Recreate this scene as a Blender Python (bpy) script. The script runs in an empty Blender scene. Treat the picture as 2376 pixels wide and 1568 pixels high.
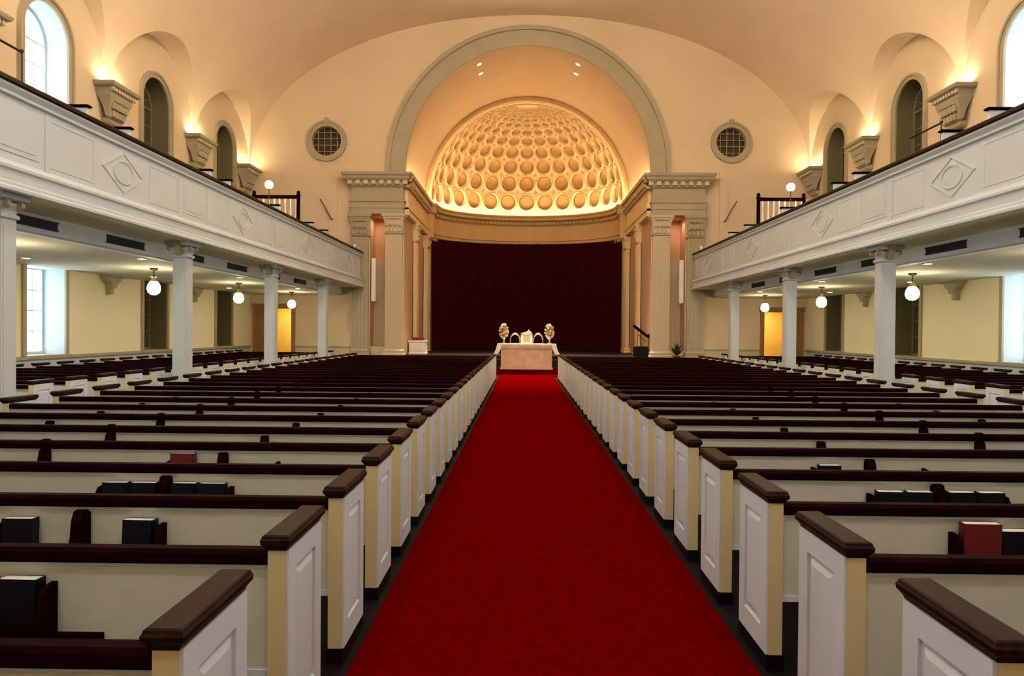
import bpy, bmesh, math, random
from mathutils import Vector, Matrix
from mathutils.geometry import tessellate_polygon
random.seed(7)
PI = math.pi
SC = bpy.context.scene
COL = SC.collection

# ------------------------------------------------------------------ camera
F_PX = 1613.0
cam_d = bpy.data.cameras.new('camera')
cam_d.sensor_width = 36.0
cam_d.lens = F_PX / 2376 * 36.0
cam_d.clip_start = 0.05
cam = bpy.data.objects.new('camera', cam_d)
COL.objects.link(cam)
yaw = math.atan(24 / F_PX); pitch = -math.atan(16 / F_PX); roll = math.radians(0.45)
cam.matrix_world = (Matrix.Translation((-0.175, 0, 1.74)) @ Matrix.Rotation(yaw, 4, 'Z')
                    @ Matrix.Rotation(PI / 2 + pitch, 4, 'X') @ Matrix.Rotation(roll, 4, 'Z'))
SC.camera = cam

# ------------------------------------------------------------------ exposure, world
SC.view_settings.view_transform = 'Standard'
SC.view_settings.look = 'None'
SC.view_settings.gamma = 1.0
SC.view_settings.use_curve_mapping = False
SC.view_settings.exposure = 1.6
WORLD_STRENGTH = 2.5
W = bpy.data.worlds.new('overcast_daylight'); SC.world = W; W.use_nodes = True
bg = W.node_tree.nodes['Background']
bg.inputs[0].default_value = (0.80, 0.90, 1.0, 1); bg.inputs[1].default_value = WORLD_STRENGTH

# light levels
UP_W = 4.6       # each corbel uplight
COVE_E = 17.0     # apse cove strip emission
GLOBE_E = 17.0
FILL_E = 22.0  # glow of the unseen globes added over the nave
DOWN_W = 340.0
WARM = (1.0, 0.80, 0.50)
WARM2 = (1.0, 0.79, 0.48)

# ------------------------------------------------------------------ layout
FW = 29.4                                    # front wall
LINES = [FW - 5.05 * k for k in range(1, 8)] # column / corbel lines: 24.35 ... -5.95
REAR = -5.95
WX = 11.8
BAYS = [(a + 2.525) for a in LINES]          # bay centres 26.875, 21.825, 16.775 ...
Z_SP = 8.42; V_B = 6.62; V_N = 2.1; LR = 2.46
DARK_BAYS = BAYS[:2]

# ------------------------------------------------------------------ helpers
def area(name, loc, rot, sx, sy, w, col, portal=False):
    l = bpy.data.lights.new(name, 'AREA'); l.shape = 'RECTANGLE'; l.size = sx; l.size_y = sy
    l.energy = w; l.color = col
    if portal: l.cycles.is_portal = True
    o = bpy.data.objects.new(name, l); o.location = loc; o.rotation_euler = rot; COL.objects.link(o)
    return o

class MB:
    def __init__(s): s.v = []; s.f = []; s.m = []
    def add(s, vs, fs, mi=0):
        b = len(s.v); s.v += [tuple(p) for p in vs]
        s.f += [tuple(b + i for i in f) for f in fs]; s.m += [mi] * len(fs); return s
    def box(s, x0, x1, y0, y1, z0, z1, mi=0):
        x0, x1 = min(x0, x1), max(x0, x1); y0, y1 = min(y0, y1), max(y0, y1); z0, z1 = min(z0, z1), max(z0, z1)
        return s.add([(x0,y0,z0),(x1,y0,z0),(x1,y1,z0),(x0,y1,z0),(x0,y0,z1),(x1,y0,z1),(x1,y1,z1),(x0,y1,z1)],
                     [(0,3,2,1),(4,5,6,7),(0,1,5,4),(1,2,6,5),(2,3,7,6),(3,0,4,7)], mi)
    def stack(s, x0, x1, y0, y1, levels, mi=0):
        """mitred moulding: rect grown outward by g at height z, for each (z, g)"""
        x0, x1 = min(x0, x1), max(x0, x1)
        vs = []; fs = []
        for z, g in levels:
            vs += [(x0-g,y0-g,z),(x1+g,y0-g,z),(x1+g,y1+g,z),(x0-g,y1+g,z)]
        for i in range(len(levels) - 1):
            a = 4 * i
            for j in range(4):
                k = (j + 1) % 4
                fs.append((a+j, a+k, a+4+k, a+4+j))
        fs.append((3,2,1,0)); n = 4 * (len(levels) - 1); fs.append((n, n+1, n+2, n+3))
        return s.add(vs, fs, mi)
    def prism(s, pts, axis, a, b, mi=0):
        """extrude 2d polygon along axis ('x','y','z') from a to b"""
        def P(p, t):
            return {'x': (t, p[0], p[1]), 'y': (p[0], t, p[1]), 'z': (p[0], p[1], t)}[axis]
        n = len(pts)
        vs = [P(p, a) for p in pts] + [P(p, b) for p in pts]
        fs = [tuple(range(n - 1, -1, -1)), tuple(range(n, 2 * n))]
        fs += [(i, (i + 1) % n, n + (i + 1) % n, n + i) for i in range(n)]
        return s.add(vs, fs, mi)
    def lathe(s, prof, c=(0,0,0), n=16, mi=0):
        vs = []; fs = []
        for r, z in prof:
            for k in range(n):
                a = 2 * PI * k / n
                vs.append((c[0] + r * math.cos(a), c[1] + r * math.sin(a), c[2] + z))
        for i in range(len(prof) - 1):
            for k in range(n):
                k2 = (k + 1) % n
                fs.append((i*n+k, i*n+k2, (i+1)*n+k2, (i+1)*n+k))
        if prof[0][0] > 1e-4: fs.append(tuple(range(n - 1, -1, -1)))
        if prof[-1][0] > 1e-4: fs.append(tuple((len(prof)-1)*n + k for k in range(n)))
        return s.add(vs, fs, mi)
    def tube(s, pts, r, n=8, mi=0):
        pts = [Vector(p) for p in pts]; vs = []; fs = []
        for i, p in enumerate(pts):
            d = (pts[min(i+1, len(pts)-1)] - pts[max(i-1, 0)]).normalized()
            u = d.orthogonal().normalized() if abs(d.z) > .95 else d.cross(Vector((0,0,1))).normalized()
            w = d.cross(u)
            rr = r[i] if isinstance(r, (list, tuple)) else r
            for k in range(n):
                a = 2 * PI * k / n
                vs.append(p + u * (rr * math.cos(a)) + w * (rr * math.sin(a)))
        for i in range(len(pts) - 1):
            for k in range(n):
                k2 = (k + 1) % n
                fs.append((i*n+k, i*n+k2, (i+1)*n+k2, (i+1)*n+k))
        fs.append(tuple(range(n - 1, -1, -1))); fs.append(tuple((len(pts)-1)*n + k for k in range(n)))
        return s.add(vs, fs, mi)
    def sphere(s, c, r, n=16, m=10, mi=0):
        rx, ry, rz = r if isinstance(r, tuple) else (r, r, r)
        vs = [(c[0], c[1], c[2] - rz)]; fs = []
        for i in range(1, m):
            t = -PI/2 + PI * i / m
            for k in range(n):
                a = 2 * PI * k / n
                vs.append((c[0] + rx*math.cos(t)*math.cos(a), c[1] + ry*math.cos(t)*math.sin(a), c[2] + rz*math.sin(t)))
        vs.append((c[0], c[1], c[2] + rz)); L = len(vs) - 1
        for k in range(n):
            k2 = (k + 1) % n
            fs.append((0, 1 + k2, 1 + k)); fs.append((L, L - n + k, L - n + k2))
            for i in range(m - 2):
                fs.append((1+i*n+k, 1+i*n+k2, 1+(i+1)*n+k2, 1+(i+1)*n+k))
        return s.add(vs, fs, mi)
    def build(s, name, mat, parent=None, smooth=False, recalc=True, auto=None):
        me = bpy.data.meshes.new(name); me.from_pydata(s.v, [], s.f)
        mats = mat if isinstance(mat, (list, tuple)) else [mat]
        for m in mats: me.materials.append(m)
        if len(mats) > 1: me.polygons.foreach_set('material_index', s.m)
        if recalc:
            bm = bmesh.new(); bm.from_mesh(me); bmesh.ops.recalc_face_normals(bm, faces=bm.faces); bm.to_mesh(me); bm.free()
        if smooth: me.polygons.foreach_set('use_smooth', [True] * len(me.polygons))
        if auto: me.set_sharp_from_angle(angle=math.radians(auto))
        me.update()
        return link(name, me, parent)

def link(name, me, parent=None):
    o = bpy.data.objects.new(name, me); COL.objects.link(o)
    if parent is not None: o.parent = parent
    return o
def empty(name, loc=(0,0,0), rz=0.0, parent=None):
    o = bpy.data.objects.new(name, None); COL.objects.link(o); o.location = loc; o.rotation_euler = (0,0,rz)
    o.empty_display_size = .1
    if parent is not None: o.parent = parent
    return o
def tag(o, label=None, cat=None, group=None, kind=None):
    if label: o['label'] = label
    if cat: o['category'] = cat
    if group: o['group'] = group
    if kind: o['kind'] = kind
    return o
def st(o): o['kind'] = 'structure'; return o
CH = {}
def copy_tree(o, parent=None):
    c = o.copy(); COL.objects.link(c)
    if parent is not None: c.parent = parent
    for ch in kids(o): copy_tree(ch, c)
    return c
def kids(o):
    return [x for x in ALLK.get(o.name, [])]
ALLK = {}
def index_kids():
    ALLK.clear()
    for x in COL.objects:
        if x.parent: ALLK.setdefault(x.parent.name, []).append(x)

ORD = ['zeroth','first','second','third','fourth','fifth','sixth','seventh','eighth','ninth','tenth','eleventh','twelfth',
 'thirteenth','fourteenth','fifteenth','sixteenth','seventeenth','eighteenth','nineteenth','twentieth','twenty-first',
 'twenty-second','twenty-third','twenty-fourth','twenty-fifth','twenty-sixth','twenty-seventh','twenty-eighth','twenty-ninth']
SIDE = {-1: 'left', 1: 'right'}

# ------------------------------------------------------------------ materials
def mat(name, c, rough=.6, spec=.5, metal=0, var=0.06, scale=3.0, bump=0.0, bscale=60., stretch=(1,1,1), coat=0.0):
    m = bpy.data.materials.new(name); m.use_nodes = True
    nt = m.node_tree; b = nt.nodes['Principled BSDF']
    b.inputs['Roughness'].default_value = rough; b.inputs['Metallic'].default_value = metal
    b.inputs['Specular IOR Level'].default_value = spec
    if coat: b.inputs['Coat Weight'].default_value = coat; b.inputs['Coat Roughness'].default_value = .18
    tc = nt.nodes.new('ShaderNodeTexCoord'); mp = nt.nodes.new('ShaderNodeMapping')
    mp.inputs['Scale'].default_value = stretch
    nt.links.new(tc.outputs['Object'], mp.inputs[0])
    no = nt.nodes.new('ShaderNodeTexNoise'); no.inputs['Scale'].default_value = scale; no.inputs['Detail'].default_value = 4
    nt.links.new(mp.outputs[0], no.inputs['Vector'])
    cr = nt.nodes.new('ShaderNodeValToRGB')
    cr.color_ramp.elements[0].position = .3; cr.color_ramp.elements[1].position = .7
    cr.color_ramp.elements[0].color = tuple(x * (1 - var) for x in c) + (1,)
    cr.color_ramp.elements[1].color = tuple(min(1, x * (1 + var)) for x in c) + (1,)
    nt.links.new(no.outputs[0], cr.inputs[0]); nt.links.new(cr.outputs[0], b.inputs['Base Color'])
    if bump:
        n2 = nt.nodes.new('ShaderNodeTexNoise'); n2.inputs['Scale'].default_value = bscale; n2.inputs['Detail'].default_value = 3
        nt.links.new(mp.outputs[0], n2.inputs['Vector'])
        bu = nt.nodes.new('ShaderNodeBump'); bu.inputs['Strength'].default_value = bump; bu.inputs['Distance'].default_value = .01
        nt.links.new(n2.outputs[0], bu.inputs['Height']); nt.links.new(bu.outputs[0], b.inputs['Normal'])
    return m
def emit(name, c, e):
    m = bpy.data.materials.new(name); m.use_nodes = True; nt = m.node_tree; b = nt.nodes['Principled BSDF']
    b.inputs['Base Color'].default_value = (.9,.88,.8,1)
    b.inputs['Emission Color'].default_value = tuple(c) + (1,); b.inputs['Emission Strength'].default_value = e
    return m
def glassmat():
    m = bpy.data.materials.new('window_glass'); m.use_nodes = True; nt = m.node_tree; nt.nodes.clear()
    o = nt.nodes.new('ShaderNodeOutputMaterial'); t = nt.nodes.new('ShaderNodeBsdfTransparent'); g = nt.nodes.new('ShaderNodeBsdfGlossy')
    g.inputs['Roughness'].default_value = .05; t.inputs[0].default_value = (.93,.96,.97,1)
    mx = nt.nodes.new('ShaderNodeMixShader'); mx.inputs[0].default_value = .06; nt.links.new(t.outputs[0], mx.inputs[1])
    nt.links.new(g.outputs[0], mx.inputs[2]); nt.links.new(mx.outputs[0], o.inputs[0]); return m

M = {}
M['plaster'] = mat('ceiling_plaster', (.74,.57,.385), .85, .2, var=.03, scale=.6, bump=.1, bscale=8)
M['wall'] = mat('wall_paint', (.66,.515,.335), .8, .25, var=.03, scale=.8, bump=.1, bscale=10)
M['wall_low'] = mat('aisle_wall_paint', (.84,.76,.50), .8, .25, var=.03, scale=.8, bump=.1, bscale=10)
M['trimp'] = mat('grey_cream_paint', (.39,.32,.205), .6, .4, var=.04, scale=2)
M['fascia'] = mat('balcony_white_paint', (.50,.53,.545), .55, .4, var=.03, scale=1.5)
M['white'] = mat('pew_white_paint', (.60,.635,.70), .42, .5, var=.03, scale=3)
M['back'] = mat('pew_back_cream_paint', (.56,.55,.47), .42, .4, var=.04, scale=3)
M['under'] = mat('under_gallery_paint', (.62,.58,.45), .8, .2)
M['bulk'] = mat('bulkhead_pale_blue_white', (.84,.88,.93), .6, .3)
M['cream'] = mat('pew_edge_warm_light', (.60,.50,.28), .45, .5, var=.04, scale=3)  # camera-facing pew edge: warm light cast put into the colour
M['wood'] = mat('dark_mahogany', (.010,.0012,.0012), .5, .04, var=.45, scale=5, stretch=(1,6,6))
M['wood_y'] = mat('dark_walnut_cap', (.020,.0065,.0035), .42, .14, var=.5, scale=6, stretch=(8,1,8))
M['wood'].node_tree.nodes['Principled BSDF'].inputs['IOR'].default_value = 1.18
M['wood_y'].node_tree.nodes['Principled BSDF'].inputs['IOR'].default_value = 1.3
M['seat'] = mat('dark_seat_wood', (.010,.004,.004), .5, .4, var=.3, scale=4)
M['floor'] = mat('dark_floor', (.006,.003,.0035), .5, .1, var=.4, scale=3)
M['carpet'] = mat('red_carpet', (.105,.0002,.0002), 1.0, .0, var=.14, scale=14, bump=.5, bscale=500)
M['curtain'] = mat('maroon_velvet', (.035,.0010,.0035), .9, .08, var=.2, scale=2)
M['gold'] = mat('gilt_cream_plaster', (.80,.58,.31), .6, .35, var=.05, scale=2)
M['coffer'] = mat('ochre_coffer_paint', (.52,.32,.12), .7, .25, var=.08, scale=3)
M['ochre'] = mat('ochre_frieze_paint', (.60,.40,.17), .65, .3, var=.05, scale=2)
M['barrel'] = mat('peach_barrel_paint', (.56,.38,.23), .8, .2, var=.04, scale=.8)
M['niche'] = mat('terracotta_niche_paint', (.60,.34,.20), .7, .3, var=.06, scale=1.5)
M['pil'] = mat('pilaster_paint', (.55,.45,.29), .6, .35, var=.04, scale=2)
M['black'] = mat('black_cover', (.005,.004,.006), .4, .15, var=.3, scale=20)
M['navy'] = mat('navy_cover', (.004,.005,.012), .4, .15, var=.3, scale=20)
M['redbook'] = mat('red_cloth_cover', (.13,.003,.006), .45, .5, var=.15, scale=20)
M['paper'] = mat('page_edges', (.72,.70,.64), .7, .3, var=.05, scale=80, stretch=(1,20,1))
M['vent'] = mat('dark_vent_metal', (.03,.035,.045), .5, .4, metal=.3)
M['olive'] = mat('olive_blind', (.06,.05,.025), .7, .3, var=.15, scale=6)
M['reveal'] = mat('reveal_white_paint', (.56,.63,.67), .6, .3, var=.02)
M['reveal_shade'] = mat('reveal_shade_olive', (.15,.125,.055), .7, .3, var=.05)  # reveals of the blocked windows, shade from missing daylight put into the colour
M['dark_muntin'] = mat('dark_muntin_paint', (.20,.15,.08), .5, .4)
M['brass'] = mat('aged_brass', (.30,.20,.08), .3, .5, metal=.9, var=.15, scale=12)
M['dmetal'] = mat('dark_bronze', (.05,.035,.02), .4, .5, metal=.7, var=.2)
M['linen'] = mat('white_linen', (.82,.78,.72), .85, .2, var=.03, scale=12, bump=.3, bscale=80)
M['altar'] = mat('pink_stone', (.62,.42,.28), .55, .4, var=.16, scale=3)
M['door'] = mat('oak_door', (.30,.15,.045), .45, .45, var=.3, scale=4, stretch=(6,6,1))
M['hall'] = mat('yellow_hall_paint', (.85,.62,.20), .8, .2)
M['leaf'] = mat('dark_green_leaf', (.045,.055,.018), .5, .4, var=.3, scale=9)
M['petal'] = mat('cream_petals', (.66,.50,.30), .7, .3, var=.35, scale=14)
M['silver'] = mat('dull_silver', (.45,.42,.36), .3, .5, metal=.9, var=.1)
M['foliage'] = mat('golden_foliage', (.30,.20,.07), .7, .3, var=.3, scale=12)
M['pot'] = mat('brown_ceramic', (.12,.05,.025), .35, .5, var=.2)
M['dgrid'] = mat('dark_oculus_glass', (.028,.015,.011), .3, .5, var=.3, scale=6)
M['glass'] = glassmat()
M['globe'] = emit('lit_globe', (1.0,.83,.55), GLOBE_E)
M['lantern'] = emit('fill_globe_cool', (.84,.92,1.0), FILL_E*1.4)  # added unseen globes: daylight tint near the camera, warmer further on
M['fill_m'] = emit('fill_globe_mid', (1.0,.90,.74), FILL_E*1.1)
M['fill_w'] = emit('fill_globe_warm', (1.0,.78,.52), FILL_E*2.4)
M['cove'] = emit('cove_strip', WARM2, COVE_E)
M['spot'] = emit('lit_spot_lens', (1.0,.80,.50), 14.0)
M['uplamp'] = emit('lit_uplamp_lens', (1.0,.78,.45), 6.0)
M['sign'] = emit('hall_lamp', (1.0,.75,.3), 5.0)

# ------------------------------------------------------------------ structure: floor, carpet, platform
st(MB().box(-13, 13, REAR - .3, 41, -.2, 0).build('floor', M['floor']))
tag(MB().box(-1.045, 1.045, REAR+.02, 28.0, 0, .012).box(-1.2, 1.2, 28.0, 28.05, 0, .2).box(-2.6, 2.6, 26.5, 28.0, 0, .0119).build('aisle_carpet', M['carpet']),
    'long red carpet runner down the centre aisle to the altar', 'carpet')
plat = st(empty('floor_chancel', (0, 28, 0)))
MB().box(-2.6, 2.6, .05, 1.3, 0, .2).build('step', M['carpet'], plat)
MB().box(-5.2, 5.2, 1.3, 12, 0, .70).box(-7.6, 7.6, .6 + .3, 1.4, 0, .55).build('deck', M['seat'], plat)

# side walls with windows
def arc(cy, cz, r, n=20, a0=0, a1=PI):
    return [(cy + r * math.cos(a0 + (a1 - a0) * i / n), cz + r * math.sin(a0 + (a1 - a0) * i / n)) for i in range(n + 1)]
def holed(outer, holes, fmap, mb=None, mi=0):
    mb = mb or MB()
    polys = [[Vector((p[0], p[1], 0)) for p in outer]] + [[Vector((p[0], p[1], 0)) for p in h] for h in holes]
    tris = tessellate_polygon(polys)
    flat = [fmap(p[0], p[1]) for q in polys for p in q]
    mb.add(flat, [tuple(t) for t in tris], mi)
    return mb
def reveal(hole, f0, f1, mb=None, mi=0):
    mb = mb or MB(); n = len(hole)
    vs = [f0(*p) for p in hole] + [f1(*p) for p in hole]
    return mb.add(vs, [(i, (i+1) % n, n + (i+1) % n, n + i) for i in range(n)], mi)

WH = .78; AW_S = 8.82; AW_B = 6.1; LW = .70; LW_B = 1.06; LW_T = 3.2
def arch_hole(c, w=WH, b=AW_B, s=AW_S):
    return [(c - w, b), (c + w, b)] + arc(c, s, w, 18)
def rect_hole(c, w=LW, b=LW_B, t=LW_T):
    return [(c - w, b), (c + w, b), (c + w, t), (c - w, t)]

win_n = [0]
def muntin_window(s, c, kind, dark):
    """window frame, muntins, panes at x = s*(WX+.55); returns structure root"""
    win_n[0] += 1
    X = s * (WX + .56)
    root = st(empty('window_%d' % win_n[0], (0,0,0)))
    w = (WH if kind == 'arch' else LW); b = (AW_B if kind == 'arch' else LW_B); t = (AW_S if kind == 'arch' else LW_T)
    fr = MB()
    fr.box(X-.03, X+.03, c-w, c-w+.07, b, t); fr.box(X-.03, X+.03, c+w-.07, c+w, b, t)
    fr.box(X-.04, X+.04, c-w, c+w, b, b+.08); fr.box(X-.04, X+.04, c-w, c+w, t-.03, t+.03)
    if kind == 'arch':
        o = arc(c, t, w, 18); i_ = arc(c, t, w-.07, 18)
        for k in range(18):
            fr.prism([o[k], o[k+1], i_[k+1], i_[k]], 'x', X-.03, X+.03)
    fr.build('window_frame', M['dark_muntin'] if dark else M['reveal'], root)
    nc, nr = 4, (5 if kind == 'arch' else 4)
    mu = MB()
    cw = 2*(w-.07)/nc; rh = (t-b-.11)/nr
    for k in range(1, nc): mu.box(X-.015, X+.015, c-w+.07+cw*k-.012, c-w+.07+cw*k+.012, b+.08, t-.03)
    for k in range(1, nr): mu.box(X-.012, X+.012, c-w+.07, c+w-.07, b+.08+rh*k-.012, b+.08+rh*k+.012)
    if kind == 'arch':
        for k in range(1, 6):
            a = PI*k/6
            mu.tube([(X, c+.2*math.cos(a), t+.2*math.sin(a)), (X, c+(w-.07)*math.cos(a), t+(w-.07)*math.sin(a))], .014, 4)
        mu.tube([(X, c+.2*math.cos(PI*k/8), t+.2*math.sin(PI*k/8)) for k in range(9)], .014, 4)
    mu.build('muntin_grid', M['dark_muntin'] if dark else M['reveal'], root)
    if dark: MB().box(s*(WX+.60), s*(WX+.63), c-w-.05, c+w+.05, b-.05, t+w+.05).build('shutter_board', M['olive'], root)
    pm = M['olive'] if dark else M['glass']
    me = None
    for r in range(nr):
        for q in range(nc):
            if me is None:
                ob = MB().box(-.004, .004, -cw/2+.01, cw/2-.01, -rh/2+.01, rh/2-.01).build('pane', pm, root); me = ob.data
            else: ob = link('pane', me, root)
            ob.location = (X, c-w+.07+cw*(q+.5), b+.08+rh*(r+.5))
    if kind == 'arch':
        MB().prism(arc(c, t+.03, w-.075, 18), 'x', X-.004, X+.004).build('pane', pm, root)
    if kind == 'arch':
        tr = MB(); o = arc(c, t, w+.16, 20); i_ = arc(c, t, w, 20)
        for k in range(20): tr.prism([o[k], o[k+1], i_[k+1], i_[k]], 'x', s*WX, s*(WX-.06))
        o = arc(c, t, w+.19, 20); i_ = arc(c, t, w+.12, 20)
        for k in range(20): tr.prism([o[k], o[k+1], i_[k+1], i_[k]], 'x', s*WX, s*(WX-.10))
        for q in (-1, 1): tr.box(s*WX, s*(WX-.06), c+q*w, c+q*(w+.16), b, t); tr.box(s*WX, s*(WX-.10), c+q*(w+.12), c+q*(w+.19), b, t)
        tr.build('window_surround', M['trimp'], root)
    else:
        tr = MB()
        for q in (-1, 1): tr.box(s*WX, s*(WX-.05), c+q*w, c+q*(w+.12), b, t)
        tr.build('window_surround', M['trimp'], root)
        MB().box(s*(WX+.5), s*(WX-.1), c-w-.14, c+w+.14, b-.05, b+.01).build('window_sill', M['trimp'], root)
    if not dark:
        area('daylight_portal', (s*(WX+.62), c, (b+t+(w if kind == 'arch' else 0))/2), (0, s*PI/2, 0),
             t-b+(w if kind == 'arch' else 0), 2*w, 1, (1,1,1), portal=True)
    return root

for s in (-1, 1):
    holes = [arch_hole(c) for c in BAYS]
    outer = [(REAR, 3.4), (FW, 3.4), (FW, Z_SP)]
    for c in BAYS:
        outer += [(c + LR, Z_SP)] + arc(c, Z_SP, LR, 24)[1:-1] + [(c - LR, Z_SP)]
    outer += [(REAR, Z_SP)]
    w = st(holed(outer, holes, lambda a, b: (s*WX, a, b)).build('wall_' + SIDE[s], M['wall']))
    holed([(REAR, 0), (FW, 0), (FW, 3.4), (REAR, 3.4)], [rect_hole(c) for c in BAYS], lambda a, b: (s*WX, a, b)).build('lower_wall', M['wall_low'], w)
    for c in BAYS:
        dk = c in DARK_BAYS
        for h, k in ((arch_hole(c), 'arch'), (rect_hole(c), 'rect')):
            r = reveal(h, lambda a, b: (s*WX, a, b), lambda a, b: (s*(WX+.6), a, b)).build('window_reveal', M['reveal_shade'] if dk else M['reveal'], w)
            muntin_window(s, c, k, dk)
    # lower wall lining under the gallery: own paint, wainscot and chair rail
    for k_ in range(1): MB().box(s*WX, s*(WX-.03), REAR, FW, 0, .98).build('wainscot', M['fascia'], w)
    MB().box(s*WX, s*(WX-.09), REAR, FW, .98, 1.05).build('chair_rail', M['trimp'], w)
    st(MB().box(s*WX, s*(WX-.06), REAR, FW, 0, .16).build('baseboard_' + SIDE[s], M['trimp']))

# vault
def vz(x): return Z_SP + V_B * max(0, 1 - (abs(x)/WX) ** V_N) ** (1/V_N)
def vpt(th): return WX * max(0, math.cos(th)) ** (2/V_N), Z_SP + V_B * math.sin(th) ** (2/V_N)
ys = []
ysamp = [(REAR, Z_SP)]
for c in sorted(BAYS):
    pts = arc(c, Z_SP, LR, 28)[::-1]
    ysamp += pts
ysamp.append((FW, Z_SP))
mb = MB(); N = 30
for s in (-1, 1):
    base = len(mb.v)
    for (y, zc) in ysamp:
        t0 = math.asin(min(1, ((zc - Z_SP) / V_B) ** (V_N/2))) if zc > Z_SP + 1e-6 else 0
        for k in range(N + 1):
            t = t0 + (PI/2 - t0) * (k/N) ** 1.0
            x, z = vpt(t); mb.v.append((s*x, y, z))
    for i in range(len(ysamp) - 1):
        if abs(ysamp[i][0] - ysamp[i+1][0]) < 1e-6: continue
        for k in range(N):
            a = base + i*(N+1) + k
            q_ = (a, a+1, a+N+2, a+N+1); mb.f.append(q_ if s > 0 else q_[::-1]); mb.m.append(0)
ceil = st(mb.build('ceiling', M['plaster'], smooth=True, recalc=False))
def vnorm(v):
    x, z = abs(v[0]), max(1e-4, v[2] - Z_SP)
    n_ = Vector((-math.copysign((x**(V_N-1))/WX**V_N, v[0]), 0, -(z**(V_N-1))/V_B**V_N)).normalized()
    return n_
ceil.data.normals_split_custom_set_from_vertices([vnorm(v) for v in mb.v])
for s in (-1, 1):
    for c in BAYS:
        mb = MB(); pts = arc(c, Z_SP, LR, 28)
        vs = [(s*WX, y, z) for y, z in pts]
        for y, z in pts:
            t0 = math.asin(min(1, (max(0, z - Z_SP) / V_B) ** (V_N/2))); x, zz = vpt(t0); vs.append((s*x, y, z))
        n = len(pts)
        mb.add(vs, [(i, i+1, n+i+1, n+i) if s > 0 else (n+i, n+i+1, i+1, i) for i in range(n-1)])
        lo_ = mb.build('lunette_vault', M['plaster'], ceil, smooth=True, recalc=False)
        lo_.data.normals_split_custom_set_from_vertices([Vector((0, c - v[1], Z_SP - v[2])).normalized() if abs(v[2]-Z_SP)+abs(v[1]-c) > .01 else Vector((0,0,-1)) for v in mb.v])

rf_ = MB().box(-12.6, 12.6, REAR-.2, FW, 15.5, 15.6).box(-12.6, 12.6, FW-.02, FW, 15.1, 15.6)
for s in (-1, 1): rf_.box(s*12.5, s*12.6, REAR-.2, FW, 9.9, 15.5).box(s*12.42, s*12.6, REAR-.2, FW, 9.85, 9.95)
st(rf_.build('ceiling_light_block', M['vent']))  # unseen shell added to stop sky light leaking in along the vault creases
# rear wall
mb = MB(); pts = [(s_*x, z) for s_, x, z in []]
outl = [(-WX, 0), (WX, 0)] + [(vpt(t*PI/60)[0], vpt(t*PI/60)[1]) for t in range(0, 31)] + [(-vpt(t*PI/60)[0], vpt(t*PI/60)[1]) for t in range(29, -1, -1)]
st(holed(outl, [], lambda a, b: (a, REAR, b)).build('wall_rear', M['wall']))

# front wall: chancel arch, niches, doors, round windows
AR = 5.22; AZ = 8.58; ROX = 8.52; ROZ = 9.72
archo = [(-AR, 0.0), (-AR, AZ)] + arc(0, AZ, AR, 40)[::-1][1:] + [(AR, 0.0)]
full = [(-WX, 0)] + []
outl2 = [(-WX, 0)] + archo + [(WX, 0)] + outl[2:]
def circ(cx, cz, r, n=28): return [(cx + r*math.cos(2*PI*k/n), cz + r*math.sin(2*PI*k/n)) for k in range(n)]
holes = []
NX0, NX1, NZ0, NZ1 = 5.98, 6.64, .55, 6.58
DX0, DX1, DZ = 9.98, 11.45, 2.62
for s in (-1, 1):
    holes.append([(s*NX0, NZ0), (s*NX1, NZ0), (s*NX1, NZ1), (s*NX0, NZ1)])
    holes.append([(s*DX0, 0.02), (s*DX1, 0.02), (s*DX1, DZ), (s*DX0, DZ)])
    holes.append(circ(s*ROX, ROZ, .62))
fwall = st(holed(outl2, holes, lambda a, b: (a, FW, b)).build('wall_front', M['wall']))
for i, h in enumerate(holes):
    if i % 3 == 2: reveal(h, lambda a, b: (a, FW, b), lambda a, b: (a, FW+.3, b)).build('oculus_reveal', M['trimp'], fwall)
    if i % 3 == 1: reveal(h, lambda a, b: (a, FW, b), lambda a, b: (a, FW+.35, b)).build('doorway_reveal', M['trimp'], fwall)
for s in (-1, 1):   # wainscot rail on the front wall under the gallery
    MB().box(s*7.5, s*9.8, FW, FW-.05, .98, 1.05).build('chair_rail', M['trimp'], fwall)
    MB().box(s*7.5, s*9.8, FW, FW-.03, 0, .98).build('wainscot', M['pil'], fwall)
    # shallow flat strip above the gallery
    MB().box(s*8.05, s*8.4, FW, FW-.06, 4.2, 8.5).build('wall_strip', M['wall'], fwall)
# archivolt
mb = MB(); arch_tr = []
def band(mb, r0, r1, y0, y1, n=48, zc=AZ, leg=8.3, cx=0, full_=False):
    o = arc(cx, zc, r1, n); i_ = arc(cx, zc, r0, n)
    for k in range(n): mb.prism([o[k], o[k+1], i_[k+1], i_[k]], 'y', y0, y1)
    if leg is not None:
        for s in (-1, 1): mb.box(cx + s*r0, cx + s*r1, y0, y1, leg, zc)
band(mb, 5.2, 5.93, FW-.10, FW)
mb.build('arch_band', M['trimp'], fwall)
mb = MB(); band(mb, 5.80, 5.98, FW-.2, FW); band(mb, 5.15, 5.30, FW-.16, FW)
mb.build('arch_moulding', M['trimp'], fwall)

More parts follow.
